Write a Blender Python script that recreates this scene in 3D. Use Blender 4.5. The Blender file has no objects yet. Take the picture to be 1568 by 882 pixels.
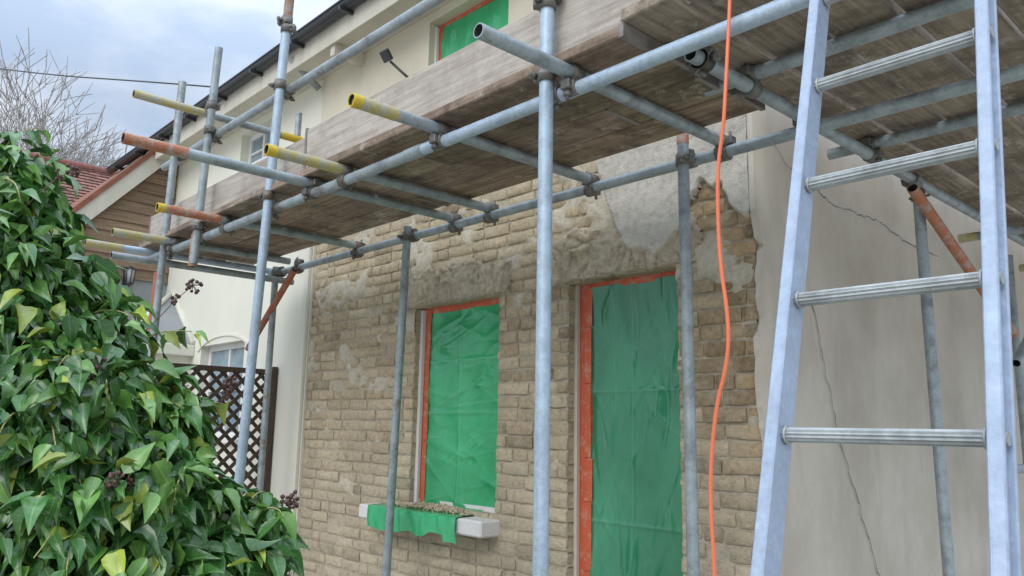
import bpy, math, random
import numpy as np
from mathutils import Vector, Matrix, noise
random.seed(7)
U=0.8   # build units -> metres
C=bpy.context.collection

# ------------------------------------------------------------------ helpers
class MB:
    def __init__(s): s.v=[];s.f=[];s.m=[];s.t=[];s.s=[]
    def face(s,idx,mat=0,tint=(1,1,1),smooth=False):
        s.f.append(tuple(idx));s.m.append(mat);s.t.append(tint);s.s.append(smooth)
    def quad(s,a,b,c,d,mat=0,tint=(1,1,1)):
        n=len(s.v);s.v+= [tuple(a),tuple(b),tuple(c),tuple(d)];s.face((n,n+1,n+2,n+3),mat,tint)
    def tri(s,a,b,c,mat=0,tint=(1,1,1)):
        n=len(s.v);s.v+= [tuple(a),tuple(b),tuple(c)];s.face((n,n+1,n+2),mat,tint)
    def box(s,lo,hi,mat=0,tint=(1,1,1),j=0.0,ch=0.0):
        x0,y0,z0=lo;x1,y1,z1=hi
        n=len(s.v)
        R=lambda:random.uniform(-j,j)
        if ch<=0:
            for x in(x0,x1):
                for y in(y0,y1):
                    for z in(z0,z1): s.v.append((x+R(),y+R(),z+R()))
            for q in((0,1,3,2),(4,6,7,5),(0,4,5,1),(2,3,7,6),(0,2,6,4),(1,5,7,3)): s.face([n+i for i in q],mat,tint)
        else:
            s.obox(Vector(((x0+x1)/2,(y0+y1)/2,(z0+z1)/2)),Vector((1,0,0)),Vector((0,1,0)),Vector((0,0,1)),(x1-x0)/2,(y1-y0)/2,(z1-z0)/2,mat,tint,ch,j)
    def obox(s,c,ax,ay,az,hx,hy,hz,mat=0,tint=(1,1,1),ch=0.003,j=0):
        idx={}
        for sx in(-1,1):
            for sy in(-1,1):
                for sz in(-1,1):
                    jj=Vector((random.uniform(-j,j),random.uniform(-j,j),random.uniform(-j,j)))
                    for k in range(3):
                        h=[hx,hy,hz]
                        for q in range(3):
                            if q!=k:h[q]-=ch
                        idx[(sx,sy,sz,k)]=len(s.v)
                        s.v.append(tuple(c+ax*h[0]*sx+ay*h[1]*sy+az*h[2]*sz+jj))
        g=lambda *a:idx[a]
        for a in(-1,1):
            s.face([g(a,-1,-1,0),g(a,1,-1,0),g(a,1,1,0),g(a,-1,1,0)],mat,tint)
            s.face([g(-1,a,-1,1),g(-1,a,1,1),g(1,a,1,1),g(1,a,-1,1)],mat,tint)
            s.face([g(-1,-1,a,2),g(1,-1,a,2),g(1,1,a,2),g(-1,1,a,2)],mat,tint)
            for b in(-1,1):
                s.face([g(a,b,-1,0),g(a,b,1,0),g(a,b,1,1),g(a,b,-1,1)],mat,tint)
                s.face([g(a,-1,b,0),g(a,1,b,0),g(a,1,b,2),g(a,-1,b,2)],mat,tint)
                s.face([g(-1,a,b,1),g(1,a,b,1),g(1,a,b,2),g(-1,a,b,2)],mat,tint)
                for d in(-1,1): s.face([g(a,b,d,0),g(a,b,d,1),g(a,b,d,2)],mat,tint)
    def tube(s,p0,p1,r,mat=0,tint=(1,1,1),n=16,hollow=True,r1=None,dark=None):
        p0=Vector(p0);p1=Vector(p1);d=(p1-p0).normalized()
        a=d.orthogonal().normalized();b=d.cross(a)
        r1=r if r1 is None else r1
        def ring(p,rr):
            k=len(s.v)
            for i in range(n):
                t=2*math.pi*i/n;s.v.append(tuple(p+a*math.cos(t)*rr+b*math.sin(t)*rr))
            return k
        def join(A,B,m=mat,sm=True):
            for i in range(n):
                j=(i+1)%n;s.face((A+i,A+j,B+j,B+i),m,tint,sm)
        A=ring(p0,r);B=ring(p1,r1);join(A,B)
        if hollow:
            dk=mat if dark is None else dark
            dep=min(.12,(p1-p0).length*.4)
            for (p,sg,rr) in((p0,1,r),(p1,-1,r1)):
                o=ring(p,rr);i1=ring(p,rr*.82);i2=ring(p+d*sg*dep,rr*.8)
                join(o,i1,mat,False);join(i1,i2,dk)
                s.face([i2+i for i in range(n)],dk,tint)
        else:
            s.face([A+i for i in range(n)][::-1],mat,tint);s.face([B+i for i in range(n)],mat,tint)
    def obj(s,name,mats,parent=None):
        me=bpy.data.meshes.new(name);me.from_pydata(s.v,[],s.f)
        for m in mats: me.materials.append(m)
        me.polygons.foreach_set('material_index',s.m)
        me.polygons.foreach_set('use_smooth',s.s)
        at=me.attributes.new('tint','FLOAT_COLOR','FACE')
        at.data.foreach_set('color',np.array([(t[0],t[1],t[2],1) for t in s.t],dtype=np.float32).ravel())
        me.update()
        o=bpy.data.objects.new(name,me);C.objects.link(o)
        if parent:o.parent=parent
        return o
def empty(name):
    o=bpy.data.objects.new(name,None);o.empty_display_size=.1;C.objects.link(o);return o

class NT:
    def __init__(s,name):
        s.mat=bpy.data.materials.new(name);s.mat.use_nodes=True;s.t=s.mat.node_tree;s.n=s.t.nodes
        s.b=s.n['Principled BSDF'];s.tc=s.n.new('ShaderNodeTexCoord')
    def link(s,a,b): s.t.links.new(a,b)
    def noise(s,scale,detail=4,rough=.6,stretch=None,dist=0,src=None):
        nd=s.n.new('ShaderNodeTexNoise');nd.inputs['Scale'].default_value=scale;nd.inputs['Detail'].default_value=detail
        nd.inputs['Roughness'].default_value=rough;nd.inputs['Distortion'].default_value=dist
        mp=s.n.new('ShaderNodeMapping');mp.inputs['Scale'].default_value=stretch or (1,1,1)
        s.link(s.tc.outputs['Object'],mp.inputs['Vector']);s.link(mp.outputs[0],nd.inputs['Vector']);return nd.outputs['Fac']
    def ramp(s,fac,stops,interp='LINEAR'):
        r=s.n.new('ShaderNodeValToRGB');r.color_ramp.interpolation=interp
        e=r.color_ramp.elements
        while len(e)<len(stops): e.new(.5)
        for i,(p,c) in enumerate(stops):
            e[i].position=p
            if not isinstance(c,tuple): c=(c,c,c)
            e[i].color=(*c,1)
        s.link(fac,r.inputs[0]);return r.outputs[0]
    def mix(s,a,b,fac,mode='MIX'):
        m=s.n.new('ShaderNodeMix');m.data_type='RGBA';m.blend_type=mode
        for sock,val in((m.inputs[6],a),(m.inputs[7],b)):
            if isinstance(val,tuple): sock.default_value=(*val,1)
            else: s.link(val,sock)
        if isinstance(fac,(int,float)): m.inputs[0].default_value=fac
        else: s.link(fac,m.inputs[0])
        return m.outputs[2]
    def attr(s,name='tint'):
        a=s.n.new('ShaderNodeAttribute');a.attribute_name=name;return a
    def bump(s,h,strength=.5,dist=.01,prev=None):
        b=s.n.new('ShaderNodeBump');b.inputs['Strength'].default_value=strength;b.inputs['Distance'].default_value=dist
        s.link(h,b.inputs['Height'])
        if prev: s.link(prev,b.inputs['Normal'])
        return b.outputs[0]
    def fin(s,col=None,rough=.8,metal=0,nrm=None,spec=None):
        if col is not None:
            if isinstance(col,tuple): s.b.inputs['Base Color'].default_value=(*col,1)
            else: s.link(col,s.b.inputs['Base Color'])
        if isinstance(rough,(int,float)): s.b.inputs['Roughness'].default_value=rough
        else: s.link(rough,s.b.inputs['Roughness'])
        if isinstance(metal,(int,float)): s.b.inputs['Metallic'].default_value=metal
        else: s.link(metal,s.b.inputs['Metallic'])
        if nrm: s.link(nrm,s.b.inputs['Normal'])
        if spec is not None: s.b.inputs['Specular IOR Level'].default_value=spec
        return s.mat

def m_galv(name,base,metal=.4,rust=.5,dark=.62):
    k=NT(name)
    n1=k.noise(9,5,.65);n2=k.noise(60,4,.6);n3=k.noise(5,6,.75)
    c=k.ramp(n1,[(.3,tuple(v*dark for v in base)),(.55,base),(.75,tuple(min(1,v*1.15) for v in base))])
    c=k.mix(c,k.ramp(n2,[(.3,.72),(.7,1.1)]),.6,'MULTIPLY')
    rm=k.ramp(n3,[(.58,0.),(.66,rust)])
    c=k.mix(c,(.16,.09,.05),rm)
    c=k.mix(c,(.60,.58,.53),k.ramp(k.noise(22,5,.8),[(.64,0.),(.68,.6)]))
    return k.fin(c,k.ramp(n2,[(.3,.42),(.7,.65)]),metal,k.bump(n2,.25,.004))
def m_paint(name,base,wear=(.33,.35,.34),amt=.85,lo=.5):
    k=NT(name);n=k.noise(14,6,.7);n2=k.noise(70,3,.6)
    c=k.mix(base,wear,k.ramp(n,[(lo,0.),(lo+.1,amt)]))
    c=k.mix(c,k.ramp(n2,[(.3,.7),(.7,1.05)]),.6,'MULTIPLY')
    return k.fin(c,.6,.0,k.bump(n2,.3,.004))
def m_wood(name,axis,cols,stain=(.06,.045,.035),st=.6,pale=.4):
    k=NT(name);s=[1,1,1];s[axis]=.06
    g=k.noise(38,6,.65,tuple(s),.3)
    c=k.ramp(g,[(.3,cols[0]),(.52,cols[1]),(.72,cols[2])])
    big=k.noise(2.6,6,.75)
    c=k.mix(c,stain,k.ramp(big,[(.48,0.),(.60,st)]))
    w=k.noise(5.5,6,.78)
    c=k.mix(c,(.50,.47,.42),k.ramp(w,[(.57,0.),(.62,pale)]))
    s2=[1,1,1];s2[axis]=.25
    kn=k.noise(11,2,.5,tuple(s2));c=k.mix(c,stain,k.ramp(kn,[(.74,0.),(.78,.7)]))
    a=k.attr();c=k.mix(c,a.outputs['Color'],1,'MULTIPLY')
    return k.fin(c,.85,0,k.bump(g,.5,.006))

M={}
M['galv']=m_galv('galvanised_steel',(.38,.44,.46),.4,.6)
M['galvb']=m_galv('galvanised_steel_bright',(.47,.58,.68),.35,.2,.8)
M['clamp']=m_galv('coupler_steel',(.20,.19,.17),.5,.8)
M['alu']=m_galv('aluminium',(.39,.47,.59),.25,.0,.84)
M['alur']=m_galv('aluminium_rung',(.44,.47,.47),.4,.12)
M['black']=NT('dark_bore').fin((.012,.012,.012),.9)
M['yel']=m_paint('yellow_paint',(.70,.50,.03),(.45,.38,.12),.6);M['yelw']=m_paint('worn_yellow_paint',(.50,.43,.16),(.44,.45,.40),.85,.46)
M['org']=m_paint('orange_paint',(.46,.12,.05),(.33,.22,.17));M['orgw']=m_paint('worn_orange_paint',(.46,.17,.08),(.42,.35,.30),.85,.50)
M['brown']=m_paint('rust_brown_paint',(.34,.20,.12))
M['boardx']=m_wood('scaffold_board_x',0,((.145,.108,.075),(.25,.192,.14),(.36,.29,.22)),(.085,.062,.045),.75,.4)
M['boardy']=m_wood('scaffold_board_y',1,((.15,.125,.095),(.25,.21,.165),(.35,.30,.245)),(.10,.078,.06),.7,.4)
M['toe']=m_wood('toe_board',0,((.32,.275,.23),(.46,.41,.355),(.55,.50,.44)),(.26,.21,.17),.4,.3)
M['hoop']=m_galv('board_band',(.30,.27,.25),.4,.5)

k=NT('stock_brick');a=k.attr();n1=k.noise(26,6,.7);n2=k.noise(110,4,.7);n3=k.noise(1.6,4,.6)
c=k.mix(a.outputs['Color'],k.ramp(n1,[(.28,.66),(.5,1.),(.72,1.22)]),1,'MULTIPLY')
c=k.mix(c,(.64,.56,.42),k.ramp(k.noise(7,6,.75),[(.46,0.),(.62,.55)]))
c=k.mix(c,k.ramp(n3,[(.35,.86),(.65,1.1)]),.8,'MULTIPLY')
M['brick']=k.fin(c,.95,0,k.bump(n2,.8,.010,k.bump(n1,.8,.02)),.2)
k=NT('lime_mortar');a=k.attr();n1=k.noise(22,6,.75);n2=k.noise(120,4,.7)
c=k.mix(a.outputs['Color'],k.ramp(n1,[(.3,.72),(.5,1.),(.72,1.18)]),1,'MULTIPLY')
M['mortar']=k.fin(c,.97,0,k.bump(n2,.8,.010,k.bump(n1,.5,.012)),.15)
def m_render(name,base,dirt,amt=.5,streak=True):
    k=NT(name);n=k.noise(1.3,6,.65);n2=k.noise(90,4,.7);n3=k.noise(3.5,6,.7,(1,1,.25) if streak else None)
    c=k.mix(base,dirt,k.ramp(n,[(.4,0.),(.7,amt)]))
    c=k.mix(c,dirt,k.ramp(n3,[(.5,0.),(.75,amt)]))
    c=k.mix(c,k.ramp(n2,[(.3,.9),(.7,1.04)]),.7,'MULTIPLY')
    return k.fin(c,.93,0,k.bump(n2,.25,.006,k.bump(n3,.2,.02)),.2)
M['cream']=m_render('cream_render',(.69,.64,.51),(.55,.49,.39),.5)
M['cream2']=m_render('pale_cream_render',(.77,.76,.65),(.68,.66,.56),.35)
M['gable']=m_render('stone_grey_render',(.62,.575,.49),(.45,.405,.335),.75)
M['white']=m_render('white_paint',(.78,.78,.77),(.60,.57,.52),.4)
M['trim']=m_render('cream_trim',(.66,.63,.54),(.48,.45,.37),.6)
M['gut']=NT('dark_gutter').fin((.035,.038,.042),.4)
M['pipe']=m_render('grey_pipe',(.36,.38,.39),(.24,.25,.26),.5)
M['crack']=NT('crack_dark').fin((.05,.04,.032),1)
M['red']=m_paint('orange_tape',(.62,.12,.05),(.56,.29,.19),.8,.52)
k=NT('slate');M['slate']=k.fin(k.ramp(k.noise(8),[(.3,(.06,.065,.07)),(.7,(.13,.135,.14))]),.6)
k=NT('window_glass');M['glass']=k.fin(k.ramp(k.noise(2),[(.35,(.10,.16,.20)),(.65,(.30,.40,.46))]),.08,0,None,.8)
def m_green(name,dk,lt,pale,pa):
    k=NT(name);n=k.noise(2.2,4,.55,(1,1,.6));n2=k.noise(30,4,.6)
    c=k.ramp(n,[(.34,dk),(.66,lt)])
    c=k.mix(c,pale,k.ramp(k.noise(5,8,.85,(1,1,.6),2.0),[(.54,0.),(.72,pa)]))  # paler streaks paint light reflections into the film colour
    a=k.attr();c=k.mix(c,pale,a.outputs['Fac'])  # attribute mixes in the painted glints along creases
    return k.fin(c,.2,0,k.bump(n2,.10,.01),.7)
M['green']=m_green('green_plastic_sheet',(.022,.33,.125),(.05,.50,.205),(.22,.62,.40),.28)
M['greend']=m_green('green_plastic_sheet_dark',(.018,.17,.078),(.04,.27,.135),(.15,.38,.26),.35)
def m_tile():
    k=NT('clay_tile');a=k.attr();n=k.noise(12,5,.7)
    c=k.mix(a.outputs['Color'],k.ramp(n,[(.3,.6),(.7,1.25)]),1,'MULTIPLY');return k.fin(c,.9)
M['tile']=m_tile()
M['clad']=m_wood('timber_cladding',1,((.18,.12,.075),(.26,.18,.115),(.34,.245,.165)),(.15,.11,.07),.3,.1)
M['lattice']=m_wood('lattice_wood',2,((.05,.032,.024),(.08,.052,.038),(.11,.075,.055)),pale=.0)

# ------------------------------------------------------------------ world, sun
w=bpy.data.worlds.new('World');bpy.context.scene.world=w;w.use_nodes=True
nt=w.node_tree;N=nt.nodes;L=nt.links
bg=N['Background'];out=N['World Output']
sky=N.new('ShaderNodeTexSky');sky.sky_type='NISHITA';sky.sun_disc=False
L.new(sky.outputs[0],bg.inputs[0]);bg.inputs[1].default_value=.10
bg2=N.new('ShaderNodeBackground');tc=N.new('ShaderNodeTexCoord');nz=N.new('ShaderNodeTexNoise')
mp=N.new('ShaderNodeMapping');mp.inputs['Scale'].default_value=(1,1,2.4);L.new(tc.outputs['Generated'],mp.inputs[0]);L.new(mp.outputs[0],nz.inputs['Vector'])
nz.inputs['Scale'].default_value=4.2;nz.inputs['Detail'].default_value=6;nz.inputs['Roughness'].default_value=.5
rp=N.new('ShaderNodeValToRGB');e=rp.color_ramp.elements
e[0].position=.38;e[0].color=(.50,.63,.83,1);e[1].position=.60;e[1].color=(.84,.90,1.0,1)
L.new(nz.outputs['Fac'],rp.inputs[0]);L.new(rp.outputs[0],bg2.inputs[0])
sp_=N.new('ShaderNodeSeparateXYZ');L.new(tc.outputs['Generated'],sp_.inputs[0])
mr=N.new('ShaderNodeMapRange');mr.inputs['From Min'].default_value=.35;mr.inputs['From Max'].default_value=1;mr.inputs['To Min'].default_value=1.0;mr.inputs['To Max'].default_value=3.3
L.new(sp_.outputs[2],mr.inputs[0]);L.new(mr.outputs[0],bg2.inputs[1])
mx=N.new('ShaderNodeMixShader');mx.inputs[0].default_value=.9
L.new(bg.outputs[0],mx.inputs[1]);L.new(bg2.outputs[0],mx.inputs[2]);L.new(mx.outputs[0],out.inputs[0])
sl=bpy.data.lights.new('sun','SUN');sl.energy=1.3;sl.angle=math.radians(35);sl.color=(1,.96,.90)
so=bpy.data.objects.new('sun',sl);C.objects.link(so)
sd=Vector((.25,-.95,.70)).normalized();so.rotation_euler=sd.to_track_quat('Z','Y').to_euler()
sky.sun_rotation=math.atan2(sd.x,sd.y);sky.sun_elevation=math.asin(sd.z)

# ------------------------------------------------------------------ ground
mb=MB();G=-.42
mb.quad((-300,-300,G),(300,-300,G),(300,300,G),(-300,300,G))
k=NT('gravel_ground');c=k.ramp(k.noise(30,6,.8),[(.3,(.30,.275,.235)),(.7,(.54,.51,.45))])
c=k.mix(c,(.10,.13,.06),k.ramp(k.noise(.15,4),[(.56,0.),(.62,.8)]))
mb.obj('ground',[k.fin(c,.95)])

# ------------------------------------------------------------------ main house
house=empty('brick_house')
WX0,WX1,WZ0,WZ1=-5.27,-4.25,.91,2.45
DX0,DX1,DZ1=-3.57,-2.70,2.46
CX=-2.19;BX=-7.0
def nz1(x,y,z=0): return noise.noise(Vector((x,y,z)))
def fbm(x,y,z=0,o=4):
    s=0;a=1
    for i in range(o): s+=a*noise.noise(Vector((x,y,z)));x*=2.1;y*=2.1;z=z*2.1+3.1;a*=.5
    return s
def cl(v,a,b): return max(a,min(b,v))
def pl(x,pts):
    if x<=pts[0][0]: return pts[0][1]
    for (a,b),(c,d) in zip(pts,pts[1:]):
        if x<=c: return b+(d-b)*(x-a)/(c-a)
    return pts[-1][1]
cem=[(-3.4,3.6),(-3.24,3.05),(-3.18,2.86),(-3.07,2.66),(-2.95,2.58),(-2.82,2.54),(-2.68,2.62),(-2.60,2.80),(-2.5,2.92),(-2.42,2.84),(-2.36,2.86),(-2.3,2.72),(-2.18,2.66)]
def masks(x,z):
    n=.07*fbm(x*5,z*5,1.3)+.02*fbm(x*22,z*22,5)
    def boxd(x0,x1,z0,z1): return min(x-x0,x1-x,z-z0,z1-z)
    win=boxd(-5.44,-4.12,2.40,2.80-.14*abs(x+4.8))+n
    dor=boxd(-3.78,-2.56,2.40,2.84-.12*abs(x+3.2))+n
    c=z-pl(x,cem)+n*.6
    return max(win,dor),c
st=.025
nx=int((CX-BX)/st)+1;nzn=int((3.6-G)/st)+1
vs=[];col=[];idx={};fs=[]
for i in range(nx+1):
    for j in range(nzn+1):
        x=min(BX+i*st,CX);z=G+j*st
        m3=(fbm(x*2.2,z*3.5,9.1)-.16-.25*max(0,(2.6-z)))*.12
        y=.010+.006*fbm(x*18,z*18)
        k3=cl(m3/.02,0,1)
        y=y*(1-k3)+(-.010+.010*fbm(x*14,z*14,4))*k3
        c0=np.array((.54,.475,.36))*(1-k3)+np.array((.62,.56,.44))*k3
        if abs(x-WX0)<st*.51 and z<WZ1+.01:x=WX0
        if abs(x-WX1)<st*.51 and z<WZ1+.01:x=WX1
        if abs(x-DX0)<st*.51 and z<DZ1+.01:x=DX0
        if abs(x-DX1)<st*.51 and z<DZ1+.01:x=DX1
        idx[i,j]=len(vs);vs.append((x,y,z));col.append((*c0,1))
for i in range(nx):
    for j in range(nzn):
        cx=BX+(i+.5)*st;cz=G+(j+.5)*st
        if WX0<cx<WX1 and WZ0<cz<WZ1+.03: continue
        if DX0<cx<DX1 and cz<DZ1+.03: continue
        if cx>CX: continue
        fs.append((idx[i,j],idx[i+1,j],idx[i+1,j+1],idx[i,j+1]))
def meshpt(name,vs,fs,col,mat,parent):
    me=bpy.data.meshes.new(name);me.from_pydata(vs,[],fs);me.materials.append(mat)
    at=me.attributes.new('tint','FLOAT_COLOR','POINT');at.data.foreach_set('color',np.array(col,dtype=np.float32).ravel())
    me.polygons.foreach_set('use_smooth',[True]*len(fs))
    o=bpy.data.objects.new(name,me);C.objects.link(o);o.parent=parent;return o
meshpt('mortar_bed',vs,fs,col,M['mortar'],house)
# broken lintels and remnants of render
st=.0105;x0_,x1_,z0_,z1_=-5.62,CX,2.40,3.5
nx=int((x1_-x0_)/st);nzn=int((z1_-z0_)/st)
vs=[];col=[];fs=[];idx={};keep={}
for i in range(nx+1):
    for j in range(nzn+1):
        x=x0_+i*(x1_-x0_)/nx;z=z0_+j*st
        m1,m2=masks(x,z);mm=max(m1,m2);keep[i,j]=mm
        if mm<-.03:
            continue
        zr=2.66+.08*nz1(math.floor(x/.088)*2.1,8.2,4)
        if z<zr: q=Vector((x/.088,0,z/.30))
        else: q=Vector((x/.17,0,z/.085))
        q+=Vector((nz1(x*9,z*9,1),0,nz1(x*9,z*9,6)))*.22+Vector((nz1(x*30,z*30,1),0,nz1(x*30,z*30,6)))*.12
        dist,pts=noise.voronoi(q)
        edge=cl((dist[1]-dist[0])/.14,0,1)
        cid=pts[0];hg=nz1(cid.x*5.1,cid.z*4.3,2.2)
        rough=fbm(x*24,z*24,5)
        fill=cl(.5+1.6*fbm(x*3.3,z*3.3,11),0,1)   # where plaster bridges the joints
        y1=-.018-(.020*edge+.030*hg*edge)*(1-.7*fill)-.012*fill+.011*rough
        v1=cl(.84+(.22*edge+.35*hg)*(1-.6*fill)+.12*rough,.5,1.3)
        c1=np.array((.55,.465,.335))*v1
        c1=c1*(1-.5*fill)+np.array((.60,.53,.41))*.5*fill
        y2=-.052+.007*fbm(x*7,z*7,8);c2=np.array((.60,.565,.485))*(1+.12*fbm(x*3,z*3,2))
        k2=cl(m2/.012,0,1)
        y=y1*(1-k2)+y2*k2
        ked=cl((mm+.005)/.022,0,1);y=.006*(1-ked)+y*ked
        c0=c1*(1-k2)+c2*k2
        if 0<m2<.03: c0=c0*1.1
        if z<2.49: z=2.462+(z-2.40)*.3+.014*fbm(x*16,2,3)
        idx[i,j]=len(vs);vs.append((x,y,z));col.append((*c0,1))
for i in range(nx):
    for j in range(nzn):
        ks=((i,j),(i+1,j),(i+1,j+1),(i,j+1))
        if any(k_ not in idx for k_ in ks): continue
        if min(keep[k_] for k_ in ks)<-.012: continue
        fs.append(tuple(idx[k_] for k_ in ks))
meshpt('broken_lintels_and_render_remnants',vs,fs,col,M['mortar'],house)
mb=MB()
jt=(.50,.43,.32)
for a,b,zb,zt in((WX0,WX1,WZ0,WZ1),(DX0,DX1,G,DZ1)):
    mb.box((a-.01,-.02,zt+.018),(b+.01,.19,zt+.12),0,jt,.004)
    mb.box((a-.06,.012,zb-.02),(a-.006,.195,zt+.02),0,jt);mb.box((b+.006,.012,zb-.02),(b+.06,.195,zt+.02),0,jt)
mb.obj('reveals',[M['mortar']],house)
mb=MB()
def brick(x0,x1,z0,z1,tint,dj):
    d=-.004+dj
    nxx=5;nzz=4;n=len(mb.v)
    jit=lambda s:random.gauss(0,s)
    for a in range(nxx):
        for b in range(nzz):
            u=a/(nxx-1);v=b/(nzz-1)
            edge=(a in(0,nxx-1))+(b in(0,nzz-1))
            uu=[0,.05,.5,.95,1][a];vv=[0,.14,.86,1][b]
            yy=d+(.006 if edge else 0)+(.006 if edge==2 else 0)+jit(.0018)
            mb.v.append((x0+(x1-x0)*uu+jit(.0022),yy,z0+(z1-z0)*vv+jit(.0020)))
    for a in range(nxx-1):
        for b in range(nzz-1):
            q=n+a*nzz+b;mb.face((q,q+nzz,q+nzz+1,q+1),0,tint,True)
    def side(i0,i1):
        p=len(mb.v);A=mb.v[i0];B=mb.v[i1]
        mb.v+= [A,B,(B[0],.13,B[2]),(A[0],.13,A[2])];mb.face((p,p+1,p+2,p+3),0,tint)
    for b in range(nzz-1): side(n+b+1,n+b);side(n+(nxx-1)*nzz+b,n+(nxx-1)*nzz+b+1)
    for a in range(nxx-1): side(n+a*nzz,n+(a+1)*nzz);side(n+(a+1)*nzz+nzz-1,n+a*nzz+nzz-1)
H=.090;J=.015
row=0;z=G
while z<3.55:
    z0=z;z1=z+H-J
    zc=(z0+z1)/2
    iv=[(BX,CX)]
    def cut(iv,a,b):
        r=[]
        for p,q in iv:
            if b<=p or a>=q:r.append((p,q));continue
            if a>p:r.append((p,a))
            if b<q:r.append((b,q))
        return r
    if WZ0-.03<zc<WZ1+.03: iv=cut(iv,WX0,WX1)
    if zc<DZ1+.03: iv=cut(iv,DX0,DX1)
    x=BX-random.uniform(.0,.05)-(.135 if row%2 else 0)
    while x<CX:
        ln=.135 if random.random()<(.22 if row%3 else .4) else .272
        x1=x+ln+random.uniform(-.008,.008)
        for p,q in iv:
            a,b=max(x,p),min(x1,q)
            if q-b<.05: b=q
            if a-p<.05: a=p
            if b-a<.05: continue
            xc=(a+b)/2
            right=cl((xc+2.75)/.35,0,1)*cl((zc-.9)/.8,0,1)
            t=random.random()
            base=np.array([.56,.455,.295]) if t<.6 else (np.array([.62,.52,.355]) if t<.85 else np.array([.49,.385,.245]))
            rr=np.array([.50,.33,.175])*random.uniform(.6,1.25)
            base=base*(1-right*.8)+rr*right*.8
            low=cl((1.9-zc)/1.0,0,1)
            base=base*(1-low*.6)+np.array([.62,.545,.41])*low*.6
            if random.random()<.05: base=base*.7
            base=base*random.uniform(.90,1.10)
            if random.random()<.008: continue
            brick(a+.003,b-J*.8+.003 if b<q-.001 else b,z0+random.gauss(0,.0018),z1+random.gauss(0,.0018),tuple(base),random.gauss(0,.0035)+(.02 if random.random()<.02 else 0))
        x=x1
    z+=H;row+=1
mb.obj('bricks',[M['brick']],house)

def wallxz(mb,x0,x1,z0,z1,y,holes,mat,depth=.14,tint=(1,1,1)):
    xs=sorted({x0,x1,*[h[0] for h in holes],*[h[1] for h in holes]});zs=sorted({z0,z1,*[h[2] for h in holes],*[h[3] for h in holes]})
    for a,b in zip(xs,xs[1:]):
        for c,d in zip(zs,zs[1:]):
            mx_,mz_=(a+b)/2,(c+d)/2
            if any(h[0]<mx_<h[1] and h[2]<mz_<h[3] for h in holes): continue
            mb.quad((a,y,c),(b,y,c),(b,y,d),(a,y,d),mat,tint)
    for h in holes:
        a,b,c,d=h
        mb.quad((a,y,c),(a,y,d),(a,y+depth,d),(a,y+depth,c),mat,tint);mb.quad((b,y,d),(b,y,c),(b,y+depth,c),(b,y+depth,d),mat,tint)
        mb.quad((a,y,d),(b,y,d),(b,y+depth,d),(a,y+depth,d),mat,tint);mb.quad((b,y,c),(a,y,c),(a,y+depth,c),(b,y+depth,c),mat,tint)
UW=(-5.19,-4.18,4.42,4.94)
mb=MB()
wallxz(mb,BX,CX+.02,3.45,5.02,-.035,[UW],0)
W2=(-8.95,-8.15,4.45,4.93);W3=(-9.63,-8.42,1.35,2.42)
wallxz(mb,-12.5,BX-.002,G,5.02,-.02,[W2,W3],1)
mb.box((BX-.10,-.06,G),(BX-.02,-.021,3.46),2,ch=.008)
mb.quad((BX-.003,-.02,G),(BX-.003,.05,G),(BX-.003,.05,3.45),(BX-.003,-.02,3.45),1)
mb.obj('rendered_walls',[M['cream'],M['cream2'],M['cream2']],house)
mb=MB();mb.box((-12.4,.20,G),(CX-.03,.30,5.0),0);mb.obj('inner_wall',[M['black']],house)

def sheet(name,x0,x1,z0,z1,y,mat,angs,amp,seed,parent,ncr,step=.010,extra=(),pc=.3):
    rg=np.random.default_rng(seed)
    nx=int((x1-x0)/step);nz_=int((z1-z0)/step)
    X=np.linspace(x0,x1,nx+1)[:,None]*np.ones((1,nz_+1));Z=np.linspace(z0,z1,nz_+1)[None,:]*np.ones((nx+1,1))
    Hh=np.zeros_like(X);glint=np.zeros_like(X)
    for q in range(ncr):
        cx=rg.uniform(x0,x1);cz=rg.uniform(z0,z1);an=math.radians(angs[rg.integers(len(angs))]+rg.normal(0,11))
        ln=rg.uniform(.08,.45)*min(1.0,(z1-z0));wd=rg.uniform(.008,.030)
        ca,sa=math.cos(an),math.sin(an);cv=rg.normal(0,.45)
        uu=(X-cx)*ca+(Z-cz)*sa;vv=-(X-cx)*sa+(Z-cz)*ca-cv*uu*uu
        am=amp*rg.uniform(.2,1.0)*(1 if rg.random()<.7 else -1)
        env=np.exp(-(uu/ln)**2*2)
        Hh+=am*env*np.exp(-np.abs(vv)/wd)*(wd/.018)
        if rg.random()<pc: glint+=env*np.exp(-(vv/.005)**2)*rg.uniform(.05,.4)  # some creases get a thin highlight painted into the colour
    for (kind,pos) in extra:
        d=(X-pos) if kind=='v' else (Z-pos)
        Hh+=amp*.6*np.exp(-np.abs(d)/.012);glint+=.22*np.exp(-(d/.006)**2)  # fold lines carry a painted highlight too
    v=[];cc=[]
    for i in range(nx+1):
        for j in range(nz_+1):
            x=X[i,j];z=Z[i,j]
            h=Hh[i,j]+amp*2.0*nz1(x*1.7,z*1.3,seed)+amp*.8*nz1(x*5,z*3.4,seed+2)
            v.append((x,y-h,z));q=min(.45,glint[i,j]);cc.append((q,q,q,1))
    f=[]
    for i in range(nx):
        for j in range(nz_):
            a=i*(nz_+1)+j;f.append((a,a+nz_+1,a+nz_+2,a+1))
    return meshpt(name,v,f,cc,mat,parent)
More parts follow.
